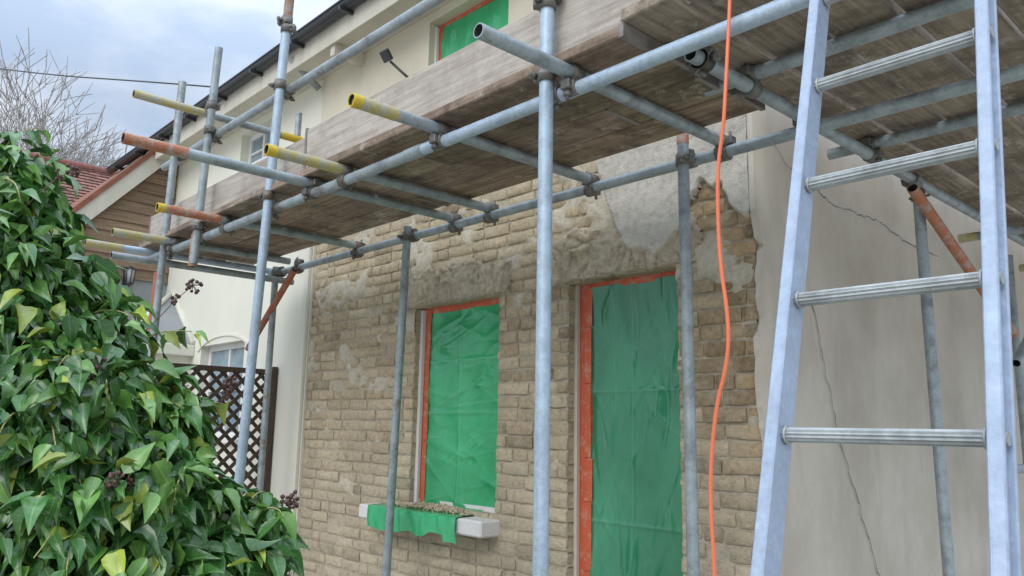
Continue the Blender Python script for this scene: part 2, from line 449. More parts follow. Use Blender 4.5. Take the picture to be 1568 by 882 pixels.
def frame(mb,x0,x1,z0,z1,y0,wl,wr,wt,mat,wmat,ww):
    mb.box((x0,y0,z0),(x0+wl,y0+.07,z1),mat,j=.002,ch=.004)
    mb.box((x0,y0-.035,z0),(x0+ww,y0-.001,z1-.02),wmat,j=.002,ch=.003)
    mb.box((x1-wr,y0,z0),(x1,y0+.07,z1),mat,j=.002,ch=.004)
    mb.box((x0+wl+.001,y0,z1-wt),(x1-wr-.001,y0+.07,z1),mat,j=.002,ch=.004)
mb=MB()
frame(mb,WX0-.005,WX1+.01,WZ0,WZ1+.02,.085,.10,.06,.055,0,1,.035)
frame(mb,DX0-.005,DX1+.01,G,DZ1+.03,.10,.12,.05,.075,0,2,.028)
frame(mb,UW[0],UW[1],UW[2],UW[3],.06,.06,.05,.035,0,1,.02)
mb.box((WX0,.085,WZ0-.02),(WX1,.15,WZ0+.04),1)
mb.box((DX0-.02,-.10,G),(DX1+.02,.12,G+.15),2,ch=.01)
for (xa,za,zb,yy_) in ((WX0+.095,WZ0,WZ1,.083),(DX0+.115,G,DZ1-.04,.098)):
    z=za
    while z<zb:
        h=random.uniform(.15,.5);mb.box((xa-.05,yy_-.004,z),(xa+random.uniform(.0,.02),yy_-.001,min(z+h,zb)),0,j=.001);z+=h+.01
mb.obj('taped_frames',[M['red'],M['white'],M['gable']],house)
sheet('window_plastic_sheet',WX0+.085,WX1-.03,WZ0+.0,WZ1-.02,.088,M['green'],(6,-10,14,25,-24,0,3),.0105,31,house,80,extra=(('h',1.62),('h',2.02),('v',-4.78)),pc=.22)
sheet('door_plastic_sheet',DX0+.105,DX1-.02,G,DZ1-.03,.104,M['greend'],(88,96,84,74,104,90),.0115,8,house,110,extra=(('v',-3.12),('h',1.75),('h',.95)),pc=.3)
sheet('upper_window_plastic_sheet',UW[0]+.05,UW[1]-.04,UW[2],UW[3]-.025,.07,M['green'],(60,-50,80),.009,18,house,26,pc=.2)

mb=MB()
mb.box((-5.72,-.17,.775),(-4.20,.08,.885),0,ch=.012)
mb.obj('window_sill',[M['white']],house)
v=[];f=[];nx_=90;prof=[(.09,.925),(.04,.903),(-.05,.896),(-.12,.894),(-.178,.890),(-.188,.86),(-.190,.82),(-.188,.78),(-.185,.74)]
P=[]
for (a,b),(c,d) in zip(prof,prof[1:]):
    for q in range(3): P.append((a+(c-a)*q/3,b+(d-b)*q/3))
P.append(prof[-1])
cc=[]
for i in range(nx_+1):
    x=-5.58+1.11*i/nx_
    for j,(y,z) in enumerate(P):
        hang=max(0,j-13)/(len(P)-14)
        dz=hang*(.04*nz1(x*5,1,1)+.025*math.sin((x+5)*4.1)-(.05 if x>-4.64 else 0))
        fold=(1-abs(nz1(x*7,z*2,3)))**3
        v.append((x+hang*.04*nz1(x*6,z*9,2)+.05*j/len(P),y-.012*fold-hang*.03*abs(nz1(x*6,0,5)),z+dz+.004*nz1(x*14,y*20,4)));cc.append((0,0,0,1))
for i in range(nx_):
    for j in range(len(P)-1):
        a=i*len(P)+j;f.append((a,a+1,a+len(P)+1,a+len(P)))
meshpt('sill_plastic_sheet',v,f,cc,M['green'],house)
mb=MB()
for i in range(900):
    x=random.gauss(-4.98,.24);y=random.uniform(-.10,.07)
    if not -5.45<x<-4.45: continue
    hh=.030*max(0,1-((x+4.95)/.5)**2);h=.900+hh*random.random()
    s=random.uniform(.004,.012)*(1.6 if random.random()<.08 else 1);t=random.uniform(.8,1.2)
    ax=Vector((random.gauss(0,1),random.gauss(0,1),random.gauss(0,1))).normalized();ay=ax.orthogonal().normalized();az=ax.cross(ay)
    mb.obox(Vector((x,y,h)),ax,ay,az,s,s*.7,s*.6,0,(.62*t,.51*t,.37*t),s*.25)
mb.obj('mortar_rubble',[M['mortar']],house)

# gable end wall
mb=MB()
nzg=150
GXs=CX+.035
yy=[.0,.08,.2,.5,1,2,3.5,5,7.6]
def ge(z):
    e=-.045+.05*fbm(z*3,1.7)+.02*fbm(z*16,2.2)
    if 2.02<z<2.52: e+=.05
    if z>2.66: e=-.05
    if z<1.9: e+=.02
    return max(e,-.055)
prev=None
for j in range(nzg+1):
    z=G+(5.0-G)*j/nzg
    k_=[];e=ge(z)
    for y in [e,.12,.3]+yy[3:]:
        k_.append(len(mb.v));mb.v.append((GXs+.004*nz1(y*2,z*2,3) ,y,z))
    kb=len(mb.v);mb.v.append((CX-.0,e+.004,z))
    if prev:
        pk,pb=prev
        for i in range(len(k_)-1): mb.face((pk[i],pk[i+1],k_[i+1],k_[i]),0,(1,1,1),True)
        mb.face((pb,pk[0],k_[0],kb),0)
    prev=(k_,kb)
mb.tri((GXs,.0,5.0),(GXs,7.6,5.0),(GXs,3.8,8.0))
mb.quad((CX+.002,.0,G),(CX+.002,7.6,G),(CX+.002,7.6,5),(CX+.002,.0,5),1,(.42,.29,.17))
mb.obj('gable_wall',[M['gable'],M['brick']],house)
def crack(mb,pts,w0,x):
    P=[]
    for (a,b),(c,d) in zip(pts,pts[1:]):
        n=max(3,int(math.hypot(c-a,d-b)/.03))
        for q in range(n):
            t=q/n;P.append((a+(c-a)*t,b+(d-b)*t))
    P.append(pts[-1])
    Q=[]
    for i,(a,b) in enumerate(P):
        Q.append((a+.022*fbm(i*.35,x,1)+random.gauss(0,.004),b+.022*fbm(i*.35,x,5)+random.gauss(0,.003)))
    for i in range(len(Q)-1):
        (a,b),(c,d)=Q[i],Q[i+1];L_=math.hypot(c-a,d-b)+1e-6;nx_,nz_=-(d-b)/L_,(c-a)/L_
        w=w0*(.35+.9*abs(nz1(i*.4,3,w0*100)))
        mb.quad((x,a-nx_*w,b-nz_*w),(x,c-nx_*w,d-nz_*w),(x,c+nx_*w,d+nz_*w),(x,a+nx_*w,b+nz_*w))
mb=MB()
crack(mb,[(.52,2.30),(.56,2.17),(.66,1.85),(.80,1.45),(.98,1.12),(1.25,.60),(1.4,.2)],.004,GXs+.008)
crack(mb,[(.55,2.98),(.86,2.90),(1.5,2.93),(2.0,2.86),(2.6,2.86)],.004,GXs+.008)
crack(mb,[(.1,3.15),(.3,3.02),(.55,2.98)],.003,GXs+.009)
mb.obj('wall_cracks',[M['crack']],house)

# roof, fascia, gutter, soffit
mb=MB()
EX0,EX1=-12.6,-1.9
mb.box((EX0,-.36,5.02),(EX1,-.02,5.04),0)
mb.box((EX0,-.385,5.0),(EX1,-.362,5.20),0)
mb.quad((EX0,-.43,5.235),(EX1,-.43,5.235),(EX1,3.8,8.15),(EX0,3.8,8.15),2)
mb.quad((EX0,8.0,5.235),(EX1,8.0,5.235),(EX1,3.8,8.15),(EX0,3.8,8.15),2)
mb.quad((EX1,-.43,5.235),(EX1,-.40,5.10),(EX1,3.8,8.0),(EX1,3.8,8.15),0)
n=10;r=.060
for i in range(n):
    t0=math.pi+math.pi*i/n;t1=math.pi+math.pi*(i+1)/n
    p=lambda t,x:(x,-.455+r*math.cos(t),5.235+r*math.sin(t))
    mb.quad(p(t0,EX0),p(t1,EX0),p(t1,EX1),p(t0,EX1),1)
mb.box((EX0,-.525,5.232),(EX1,-.512,5.246),1)
for i in range(12):
    x=EX0+.4+i*.9;mb.box((x,-.528,5.15),(x+.03,-.386,5.19),1)
mb.box((-6.3,-.36,4.90),(-6.22,-.03,5.018),0)
mb.obj('eaves_and_roof',[M['trim'],M['gut'],M['slate']],house)
mb=MB()
mb.tube((-7.02,-.40,5.12),(-7.02,-.07,4.9),.035,0,n=10,hollow=False)
for (a,b,c,d) in (W2,W3):
    y=.08
    mb.box((a,y,c),(a+.06,y+.05,d),1,ch=.004);mb.box((b-.06,y,c),(b,y+.05,d),1,ch=.004)
    mb.box((a+.061,y,d-.06),(b-.061,y+.05,d),1,ch=.004);mb.box((a+.061,y,c),(b-.061,y+.05,c+.06),1,ch=.004)
    mb.box(((a+b)/2-.02,y-.002,c+.061),((a+b)/2+.02,y+.045,d-.061),1)
    mb.box((a+.061,y+.004,(c+d)/2-.012),(b-.061,y+.04,(c+d)/2+.012),1)
    mb.quad((a,y+.03,c),(b,y+.03,c),(b,y+.03,d),(a,y+.03,d),2)
    mb.box((a-.06,-.09,c-.06),(b+.06,.0,c-.005),1,ch=.005)
mb.obj('side_windows_and_pipe',[M['pipe'],M['white'],M['glass']],house)
mb=MB()
for i in range(14):
    t0=math.pi*.14+math.pi*.72*i/14;t1=math.pi*.14+math.pi*.72*(i+1)/14
    p=lambda t,rr,y:(-9.02+ .74*rr*math.cos(t),y,2.26+.24*rr*math.sin(t))
    mb.quad(p(t0,1,-.035),p(t1,1,-.035),p(t1,1.09,-.035),p(t0,1.09,-.035),0);mb.quad(p(t0,1,-.02),p(t1,1,-.02),p(t1,1,-.035),p(t0,1,-.035),0)
    mb.quad(p(t0,1.09,-.02),p(t1,1.09,-.02),p(t1,1.09,-.035),p(t0,1.09,-.035),0)
mb.obj('window_hood',[M['cream2']],house)
mb=MB()
a,b=-12.5,-9.85
e0=2.45;rt=3.2
mb.quad((a,-.85,e0),(b,-.85,e0),(-10.75,-.02,rt),(-12.4,-.02,rt),0)
mb.tri((b,-.85,e0),(b,-.02,e0),(-10.75,-.02,rt),0)
mb.tube((b,-.85,e0+.015),(-10.75,-.03,rt+.015),.03,1,n=8,hollow=False)
mb.tube((b,-.03,e0+.015),(-10.75,-.03,rt+.02),.04,1,n=8,hollow=False)
mb.box((a,-.87,e0-.14),(b+.02,-.02,e0-.002),1,ch=.01)
mb.box((a,-.78,G),(b-.08,-.02,e0-.141),1)
mb.quad((b-.078,-.72,1.0),(b-.078,-.12,1.0),(b-.078,-.12,2.2),(b-.078,-.72,2.2),2)
mb.obj('bay_window',[M['pipe'],M['cream2'],M['glass']],house)

# ------------------------------------------------------------------ neighbour wing (timber gable)
nb=empty('timber_clad_house')
mb=MB()
X=-11.0
def rk(y): return 5.43+1.137*y
zz=3.35
while zz<5.3:
    z1=min(zz+.15,5.34)
    yl=max(-3.2,(zz-5.43)/1.137);yt=max(-3.2,(z1-5.43)/1.137)
    if yl<-.03:
        t=random.uniform(.85,1.15)
        mb.quad((X+.03,yl,zz),(X+.03,-.03,zz),(X+.008,-.03,z1),(X+.008,min(yt,-.03),z1),0,(t,t,t))
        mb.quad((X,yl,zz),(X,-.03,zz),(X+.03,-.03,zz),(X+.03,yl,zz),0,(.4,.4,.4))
    zz+=.15
mb.quad((X,-3.2,G),(X,-.02,G),(X,-.02,3.36),(X,-1.82,3.36),1)
mb.quad((X,-3.2,G),(X,-1.82,3.36),(X,-2.6,2.47),(X,-3.2,1.8),1)
mb.quad((X-6,-3.2,G),(X,-3.2,G),(X,-3.2,1.8),(X-6,-3.2,1.8),1)
def rakequad(x0,x1,o0,o1,mat,yA=-3.4,yB=-.03,tint=(1,1,1)):
    nrm=Vector((0,-1.137,1)).normalized()
    A=Vector((0,yA,rk(yA)));B=Vector((0,yB,rk(yB)))
    P=[A+nrm*o0,B+nrm*o0,B+nrm*o1,A+nrm*o1]
    n=len(mb.v)
    for x in(x0,x1):
        for p in P: mb.v.append((x,p.y,p.z))
    for q in((0,1,2,3),(4,7,6,5),(0,4,5,1),(1,5,6,2),(2,6,7,3),(3,7,4,0)): mb.face([n+i for i in q],mat,tint)
rakequad(X+.06,X+.12,-.12,.06,2)
rakequad(X-6,X+.14,.061,.12,3,tint=(.25,.10,.06))
rakequad(X-6,X+.055,.0,.06,2)
mb.obj('gable_and_roof',[M['clad'],M['pipe'],M['trim'],M['tile']],nb)

lan=MB()
lan.box((-10.995,-.60,3.25),(-10.97,-.50,3.5),0,ch=.004)
lan.tube((-10.97,-.55,3.46),(-10.86,-.55,3.50),.010,0,n=8,hollow=False)
lan.tube((-10.86,-.55,3.50),(-10.86,-.55,3.46),.02,0,n=8,hollow=False,r1=.075)
lan.tube((-10.86,-.55,3.459),(-10.86,-.55,3.28),.065,1,n=6,hollow=False,r1=.045)
lan.tube((-10.86,-.55,3.279),(-10.86,-.55,3.24),.055,0,n=8,hollow=False,r1=.015)
for i in range(6):
    t=math.pi*2*i/6;lan.tube((-10.86+.067*math.cos(t),-.55+.067*math.sin(t),3.459),(-10.86+.048*math.cos(t),-.55+.048*math.sin(t),3.27),.006,0,n=5,hollow=False)
lan.obj('wall_lantern',[M['gut'],M['pipe']])

rh=empty('red_tiled_house')
mb=MB()
rx,rz,ex,ez=-18.,6.75,-15.2,4.4
rows=26
for r_ in range(rows):
    f0=r_/rows;f1=(r_+1)/rows
    xa=ex+(rx-ex)*f0;za=ez+(rz-ez)*f0;xb=ex+(rx-ex)*f1;zb=ez+(rz-ez)*f1
    y=-2.6+(r_%2)*.12
    while y<9:
        t=random.uniform(.7,1.25)
        mb.quad((xa,y,za+.03),(xa,y+.23,za+.03),(xb,y+.23,zb+.005),(xb,y,zb+.005),0,(.27*t,.125*t,.10*t))
        y+=.24
    mb.quad((xa,-2.6,za),(xa,9,za),(xa,9,za+.03),(xa,-2.6,za+.03),0,(.09,.04,.03))
mb.quad((ex,-2.6,ez-.01),(ex,9,ez-.01),(rx,9,rz-.01),(rx,-2.6,rz-.01),0,(.08,.03,.02))
mb.quad((rx,-2.6,rz),(rx,9,rz),(rx-2.8,9,ez),(rx-2.8,-2.6,ez),0,(.2,.08,.05))
mb.tube((rx,-2.6,rz+.02),(rx,9,rz+.02),.09,0,(.25,.11,.09),n=10,hollow=False)
mb.box((rx-2.6,-2.4,G),(ex-.2,8.8,ez),1,(.3,.16,.1))
mb.tri((ex-.2,-2.4,ez),(rx-2.6,-2.4,ez),(rx,-2.4,rz-.05),1,(.3,.16,.1))
mb.obj('tiled_roof_and_walls',[M['tile'],M['brick']],rh)

# ------------------------------------------------------------------ scaffolding
sc=empty('scaffolding')
R_=.031
tb=MB();cp=MB()
TM=[M['galv'],M['black'],M['yel'],M['org'],M['galvb'],M['yelw'],M['orgw'],M['brown']]
def T(p0,p1,mat=0,r=R_,ends=()):
    tb.tube(p0,p1,r,mat,n=18,dark=1)
    p0=Vector(p0);p1=Vector(p1);d=(p1-p0).normalized()
    for which,length,m in ends:
        if which==0: tb.tube(p0-d*.002,p0+d*length,r+.0015,m,n=18,dark=1)
        else: tb.tube(p1-d*length,p1+d*.002,r+.0015,m,n=18,dark=1)
def coupler(ca,da,cb,db):
    ca,cb=Vector(ca),Vector(cb);da=Vector(da).normalized();db=Vector(db).normalized()
    for c_,d_ in((ca,da),(cb,db)):
        cp.tube(c_-d_*.032,c_+d_*.032,R_*1.30,0,n=10,hollow=False)
        o=d_.orthogonal().normalized();q=(cb-ca)
        if q.length>1e-4:
            o=q.normalized().cross(d_);o=o.normalized() if o.length>.1 else d_.orthogonal().normalized()
        sg=1 if random.random()<.5 else -1
        o=o*sg
        z_=d_.cross(o)
        cp.obox(c_+o*(R_*1.45),d_,o,z_,.024,.018,.022,0,(1,1,1),.004)
        cp.tube(c_+o*(R_*1.35)-z_*.05,c_+o*(R_*1.35)+z_*.065,.0085,0,n=8,hollow=False)
        cp.tube(c_+o*(R_*1.35)+z_*.03,c_+o*(R_*1.35)+z_*.05,.017,0,n=6,hollow=False)
    m=(ca+cb)/2;dd=(cb-ca)
    if dd.length>1e-3:
        dn=dd.normalized();o=dn.orthogonal().normalized();cp.obox(m,dn,o,dn.cross(o),.02,.026,.026,0,(1,1,1),.005)
ZL=2.94;ZT=3.002;YF=-1.45;YR=-.30
Xd=(1,0,0);Yd=(0,1,0);Zd=(0,0,1)
T((-7.45,YF,ZL),(-3.33,YF,ZL-.004));T((-3.328,YF,ZL-.004),(.9,YF,ZL-.02),4);T((-7.35,YR,ZL+.02),(1.2,YR,ZL),0)
T((-3.40,YF,ZL-.004),(-3.25,YF,ZL-.004),0,R_*1.12)
T((-7.2,YF,3.765),(1.0,YF,3.765))
std=[((-5.12,-1.513,G),(-4.80,-1.513,4.55),4),((-2.285,-1.513,G),(-2.285,-1.513,4.6),4),((-6.13,-1.513,2.72),(-6.0,-1.513,4.47),0),((-6.98,-1.513,G),(-6.75,-1.513,4.42),0)]
for p,q,m in std:
    T(p,q,m)
    t=(ZL-p[2])/(q[2]-p[2]);x=p[0]+(q[0]-p[0])*t
    coupler((x,-1.513,ZL+.07),Zd,(x,YF,ZL),Xd)
    t=(3.765-p[2])/(q[2]-p[2]);x=p[0]+(q[0]-p[0])*t
    coupler((x,-1.513,3.765+.02),Zd,(x,YF,3.765),Xd)
T((-4.815,-1.513,4.25),(-4.79,-1.513,4.70),7,R_+.001)
coupler((-4.82,-1.513,4.24),Zd,(-4.82,-1.513,4.19),Zd)
T((-6.145,-1.513,2.70),(-6.13,-1.513,2.95),6,R_+.002)
T((-6.778,-1.513,4.0),(-6.755,-1.513,4.42),7,R_+.002)
T((-6.915,-1.513,2.2),(-6.895,-1.513,2.75),3,R_+.002)
coupler((-2.285,-1.513,3.385),Zd,(-2.285,-1.513,3.35),Zd)
for x0,x1,y,zt,m in ((-5.03,-4.92,-.363,3.02,0),(-2.37,-2.39,-.363,3.08,0),(-7.1,-7.09,-.363,3.0,0)):
    T((x0,y,G),(x1,y,zt),m);coupler((x1,y,ZL),Zd,(x1,YR,ZL+.01),Xd)
T((-2.39,-.363,3.03),(-2.39,-.363,3.11),6,R_+.002)
T((-1.68,1.02,G),(-1.70,1.0,3.0),0)
T((-1.95,3.6,G),(-1.95,3.6,3.0),0)
tr=[(-5.72,-1.95,-.26,((0,.05,2),(0,.45,6))),(-4.42,-2.58,-.24,((0,.34,6),)),(-4.03,-1.95,-.24,((0,.05,2),(0,.55,5))),(-3.10,-1.98,-.26,((0,.045,2),(0,.25,5))),(-2.18,-1.99,-.26,()),(-6.75,-1.94,-.40,((0,.40,5),))]
for x,y0,y1,en in tr:
    T((x,y0,ZT),(x,y1,ZT),0,R_)
    off=.0015
    for wh,ln,m in en[::-1]:
        tb.tube((x,y0-.002-off,ZT),(x,y0+ln,ZT),R_+off,m,n=18,dark=(m if ln<.1 else 1));off+=.0012
    coupler((x,YF,ZT+.0),Yd,(x,YF,ZL),Xd);coupler((x,YR,ZT),Yd,(x,YR,ZL),Xd)
T((-5.72,-.34,ZT),(-5.72,-.24,ZT),3,R_+.002)
T((-7.05,-1.85,2.87),(-7.05,-.2,2.87),0)
T((-7.28,-2.0,2.99),(-7.28,-.3,2.99),4,ends=((0,.3,5),))
T((-6.24,-2.04,3.99),(-6.24,-.62,3.99),0,ends=((0,.55,5),(1,.2,2)))
coupler((-6.04,-1.513,3.99),Zd,(-6.1,-1.5,3.99),Yd)
T((-6.72,-.36,2.92),(-7.45,-.42,2.22),3)
T((-1.62,.70,2.86),(-1.62,2.3,2.20),6)
T((-1.62,2.3,2.0),(-1.62,4.2,3.1),0)
T((-6.97,-.30,3.9),(-6.96,-.30,4.55),0)
T((-1.72,-1.26,ZL+.06),(-1.72,6.0,ZL+.06),0)
T((-.55,-1.6,ZL+.06),(-.55,6.0,ZL+.06),0)
for y in(-.80,.42,2.45,3.9):
    zt=ZL+.123 if y<2 else ZL-.003
    T((-1.95,y,zt),(-.2,y,zt),0,ends=((0,.12,5),) if y>2 else ())
    coupler((-1.72,y,ZL+.06),Yd,(-1.72,y,zt),Xd)
coupler((-1.72,YR,ZL+.06),Yd,(-1.72,YR,ZL),Xd);coupler((-1.72,YF+.28,ZL+.06),Yd,(-1.72,YF+.28,ZL+.06),Yd)
coupler((-1.70,1.0,2.9),Zd,(-1.72,1.0,3.0),Yd)
T((-1.72,2.2,1.3),(-1.72,6,1.3),0)
tb.obj('tubes',TM,sc);cp.obj('couplers',[M['clamp']],sc)
bd=MB()
def boardX(x0,x1,y0,y1,z,mat=0,th=.052):
    t=random.uniform(.66,1.3);tt=(t,t*random.uniform(.93,1.02),t*random.uniform(.86,1.02))
    bd.box((x0,y0,z),(x1,y1,z+th),mat,tt,.005,.006)
    for xe in (x0,x1): bd.box((xe-.012,y0-.003,z-.003),(xe+.012,y1+.003,z+th+.003),2,(1,1,1))
y=-1.525
cuts=[[-7.45,-4.9,-1.86],[-7.40,-3.6,-1.84],[-7.46,-5.3,-2.4,-1.87],[-7.38,-4.3,-1.85]]
for i in range(4):
    for a,b in zip(cuts[i],cuts[i][1:]): boardX(a+.006,b-.006,y+.008,y+.259,ZT+.034+random.uniform(0,.012))
    y+=.267
def toe(x0,x1,y,z0,z1):
    t=random.uniform(.9,1.1);bd.box((x0,y-.025,z0),(x1,y+.025,z1),1,(t,t,t),.005,.006)
    for xe in (x0,x1): bd.box((xe-.012,y-.029,z0-.003),(xe+.012,y+.029,z1+.003),2)
toe(-7.55,-4.55,-1.385,3.105,3.385);toe(-4.56,-1.45,-1.42,3.12,3.41)
x=-1.88
while x<-.45:
    for a,b in ((-1.52,2.2),(2.21,6)):
        t=random.uniform(.65,1.3)
        bd.box((x+.008,a,ZL+.16+random.uniform(0,.008)),(x+.253,b,ZL+.215),3,(t,t*.97,t*.93),.005,.006)
    x+=.268
bd.box((-1.93,-.2,ZL+.22),(-1.88,6,ZL+.46),3,(1.9,1.8,1.7),.003,.006)
bd.obj('boards',[M['boardx'],M['toe'],M['hoop'],M['boardy']],sc)

# ------------------------------------------------------------------ ladder
ld=MB()
def LP(s,x): return Vector((x-.0213*s,-2.06+.128*s,1.5+.334*s))
dirL=(LP(1,0)-LP(0,0)).normalized()
nrmL=Vector((1,0,0)).cross(dirL).normalized()
sx=dirL.cross(nrmL).normalized()
a0,a1=-5.4,7.2
for xi,sg in((-.939,-1),(-.519,1)):
    A=LP(a0,xi+sg*.014);B=LP(a1,xi+sg*.014);c_=(A+B)/2;h=(B-A).length/2
    ld.obox(c_,dirL,sx,nrmL,h,.009,.038,0,(1,1,1),.003)
    for q in(-1,1): ld.obox(c_+nrmL*q*.032+sx*sg*.008,dirL,sx,nrmL,h,.014,.0065,0,(1,1,1),.003)
for s in range(-5,7):
    A=LP(s,-.939-.024);B=LP(s,-.519+.024)
    n1=nrmL;n2=dirL;r=.018;nn=24
    base=len(ld.v)
    for P_ in(A,B):
        for i in range(nn):
            t=2*math.pi*i/nn;rr=r*(1+(.10 if i%2 else -.06))
            ld.v.append(tuple(P_+n1*math.cos(t)*rr*1.05+n2*math.sin(t)*rr*.85))
    for i in range(nn):
        j=(i+1)%nn;ld.face((base+i,base+j,base+nn+j,base+nn+i),1)
    ld.face([base+i for i in range(nn)],1);ld.face([base+nn+i for i in range(nn)],1)
    for P_,sg in((LP(s,-.939),-1),(LP(s,-.519),1)):
        ld.tube(P_+Vector((sg*.026,0,0)),P_+Vector((sg*.034,0,0)),.014,1,n=12,hollow=False)
        ld.tube(P_+Vector((-sg*.0,0,0)),P_+Vector((-sg*.006,0,0)),.023,1,n=14,hollow=False)
ld.obj('aluminium_ladder',[M['alu'],M['alur']])

# ------------------------------------------------------------------ cables
def curve(name,pts,r,mat,parent=None):
    cu=bpy.data.curves.new(name,'CURVE');cu.dimensions='3D';cu.bevel_depth=r;cu.bevel_resolution=3;cu.resolution_u=8
    sp=cu.splines.new('NURBS');sp.points.add(len(pts)-1);sp.use_endpoint_u=True;sp.order_u=3
    for p,q in zip(sp.points,pts): p.co=(*q,1)
    cu.materials.append(mat);o=bpy.data.objects.new(name,cu);C.objects.link(o)
    if parent:o.parent=parent
    return o
mo=NT('orange_cable_sheath').fin((.85,.19,.08),.45)
curve('orange_cable',[(-1.50,-1.2,3.9),(-1.40,-1.46,3.35),(-1.385,-1.50,3.05),(-1.39,-1.55,2.62),(-1.40,-1.55,2.52),(-1.43,-1.55,2.37),(-1.43,-1.55,2.07),(-1.40,-1.55,1.86),(-1.41,-1.55,1.72),(-1.46,-1.55,1.58),(-1.49,-1.55,1.32),(-1.475,-1.55,1.06),(-1.48,-1.55,.6),(-1.45,-1.55,.1),(-1.5,-1.6,G+.01),(-1.7,-2.2,G+.01)],.0065,mo)
curve('overhead_wire',[(-30.9,-2.8,12.9),(-22.6,-.6,10.1),(-14.3,1.57,7.78),(-12.1,2.12,7.1)],.016,M['gut'])
sl_=MB()
sl_.tube((-5.28,-.04,4.36),(-5.45,-.25,4.60),.012,0,n=8,hollow=False)
sl_.obox(Vector((-5.47,-.28,4.65)),Vector((1,0,0)),Vector((0,.8,.6)).normalized(),Vector((0,-.6,.8)).normalized(),.055,.02,.05,0,(1,1,1),.008)
sl_.obox(Vector((-5.27,-.045,4.35)),Vector((1,0,0)),Vector((0,1,0)),Vector((0,0,1)),.03,.012,.04,0,(1,1,1),.004)
sl_.obj('security_light',[M['gut']])

# ------------------------------------------------------------------ trellis
tl=MB()
TX=-7.6;y0,y1,z0,z1=-1.6,-.03,.2,2.02
def strip(p,q,x):
    (a,b),(c,d)=p,q;L_=math.hypot(c-a,d-b)
    if L_<.05:return
    dv=Vector((0,(c-a)/L_,(d-b)/L_));ux=Vector((1,0,0))
    tl.obox(Vector((x,(a+c)/2,(b+d)/2)),dv,ux,dv.cross(ux),L_/2,.006,.018,0,(1,1,1),.002)
k0=-3
while k0<3.5:
    for sg in(1,-1):
        f_=(lambda y:z0+(y-y0)+k0) if sg==1 else (lambda y:z0-(y-y0)+k0+1.0)
        ok=[y for y in np.linspace(y0,y1,200) if z0<=f_(y)<=z1]
        if len(ok)>4: strip((ok[0],f_(ok[0])),(ok[-1],f_(ok[-1])),TX+(.008 if sg==1 else -.008))
    k0+=.13
for a,b,c,d in((y0-.03,y0+.03,G,z1+.1),(y1-.05,y1,G,z1+.06)): tl.box((TX-.03,a,c),(TX+.03,b,d),0,ch=.004)
tl.box((TX-.025,y0,z1-.02),(TX+.025,y1-.05,z1+.03),0,ch=.004);tl.box((TX-.025,y0,z0-.03),(TX+.025,y1-.05,z0+.02),0,ch=.004)
tl.obj('trellis',[M['lattice']])

# ------------------------------------------------------------------ bare trees
k=NT('bare_bark');mbark=k.fin(k.ramp(k.noise(20),[(.3,(.26,.24,.22)),(.7,(.42,.40,.37))]),.9)  # bark tone lightened to paint in distance haze
def tree(name,base,h,seed,spread=.5):
    rnd=random.Random(seed);t=MB()
    def br(p,d,L_,r,lv):
        segs=3 if lv<5 else 2
        for s in range(segs):
            d=(d+Vector((rnd.gauss(0,.10),rnd.gauss(0,.10),rnd.gauss(.05,.06)))).normalized()
            q=p+d*L_/segs;r2=max(r*.86,.010)
            t.tube(p,q,r,0,n=6 if lv<3 else 3,hollow=False,r1=r2);p=q;r=r2
            if lv>0 and lv<6 and rnd.random()<.62:
                e=(d+Vector((rnd.gauss(0,spread),rnd.gauss(0,spread),rnd.gauss(.1,.3)))).normalized();br(p,e,L_*rnd.uniform(.55,.8),max(r*.5,.010),lv+1)
        if lv<6:
            for c_ in range(2):
                e=(d+Vector((rnd.gauss(0,spread),rnd.gauss(0,spread),rnd.gauss(.15,.25)))).normalized()
                br(p,e,L_*rnd.uniform(.68,.88),max(r*.64,.010),lv+1)
    br(Vector(base),Vector((0,0,1)),h*.25,h*.015,0)
    t.obj(name,[mbark])
tree('bare_tree',(-30,1.6,G),15.6,11);tree('bare_tree',(-29,3.6,G),14.2,5);tree('bare_tree',(-32,2.6,G),15.5,23)

# ------------------------------------------------------------------ ivy bush
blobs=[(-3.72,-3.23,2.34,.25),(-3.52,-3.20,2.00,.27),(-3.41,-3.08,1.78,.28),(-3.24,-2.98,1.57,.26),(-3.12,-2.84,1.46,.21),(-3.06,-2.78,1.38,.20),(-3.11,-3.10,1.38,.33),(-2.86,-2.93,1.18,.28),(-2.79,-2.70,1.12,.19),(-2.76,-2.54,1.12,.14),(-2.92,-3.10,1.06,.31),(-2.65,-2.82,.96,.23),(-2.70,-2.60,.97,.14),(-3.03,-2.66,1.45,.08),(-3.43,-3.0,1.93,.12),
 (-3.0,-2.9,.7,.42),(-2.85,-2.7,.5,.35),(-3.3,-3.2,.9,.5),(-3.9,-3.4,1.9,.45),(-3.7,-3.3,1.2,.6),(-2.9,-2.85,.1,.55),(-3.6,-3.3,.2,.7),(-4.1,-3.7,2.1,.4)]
bush=empty('ivy_bush')
def icos(mbx,c,r):
    n=len(mbx.v);nu,nv=14,9
    for j in range(nv+1):
        for i in range(nu):
            ph=math.pi*j/nv;th=2*math.pi*i/nu
            d=Vector((math.sin(ph)*math.cos(th),math.sin(ph)*math.sin(th),math.cos(ph)))
            p=Vector(c)+d*r*(1+.25*noise.noise(Vector(c)*3+d*2.5));mbx.v.append(tuple(p))
    for j in range(nv):
        for i in range(nu):
            k2=(i+1)%nu;mbx.face((n+j*nu+i,n+(j+1)*nu+i,n+(j+1)*nu+k2,n+j*nu+k2),0,(1,1,1),True)
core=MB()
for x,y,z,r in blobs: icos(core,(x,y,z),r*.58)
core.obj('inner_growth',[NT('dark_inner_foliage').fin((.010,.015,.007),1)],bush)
rng=np.random.default_rng(4)
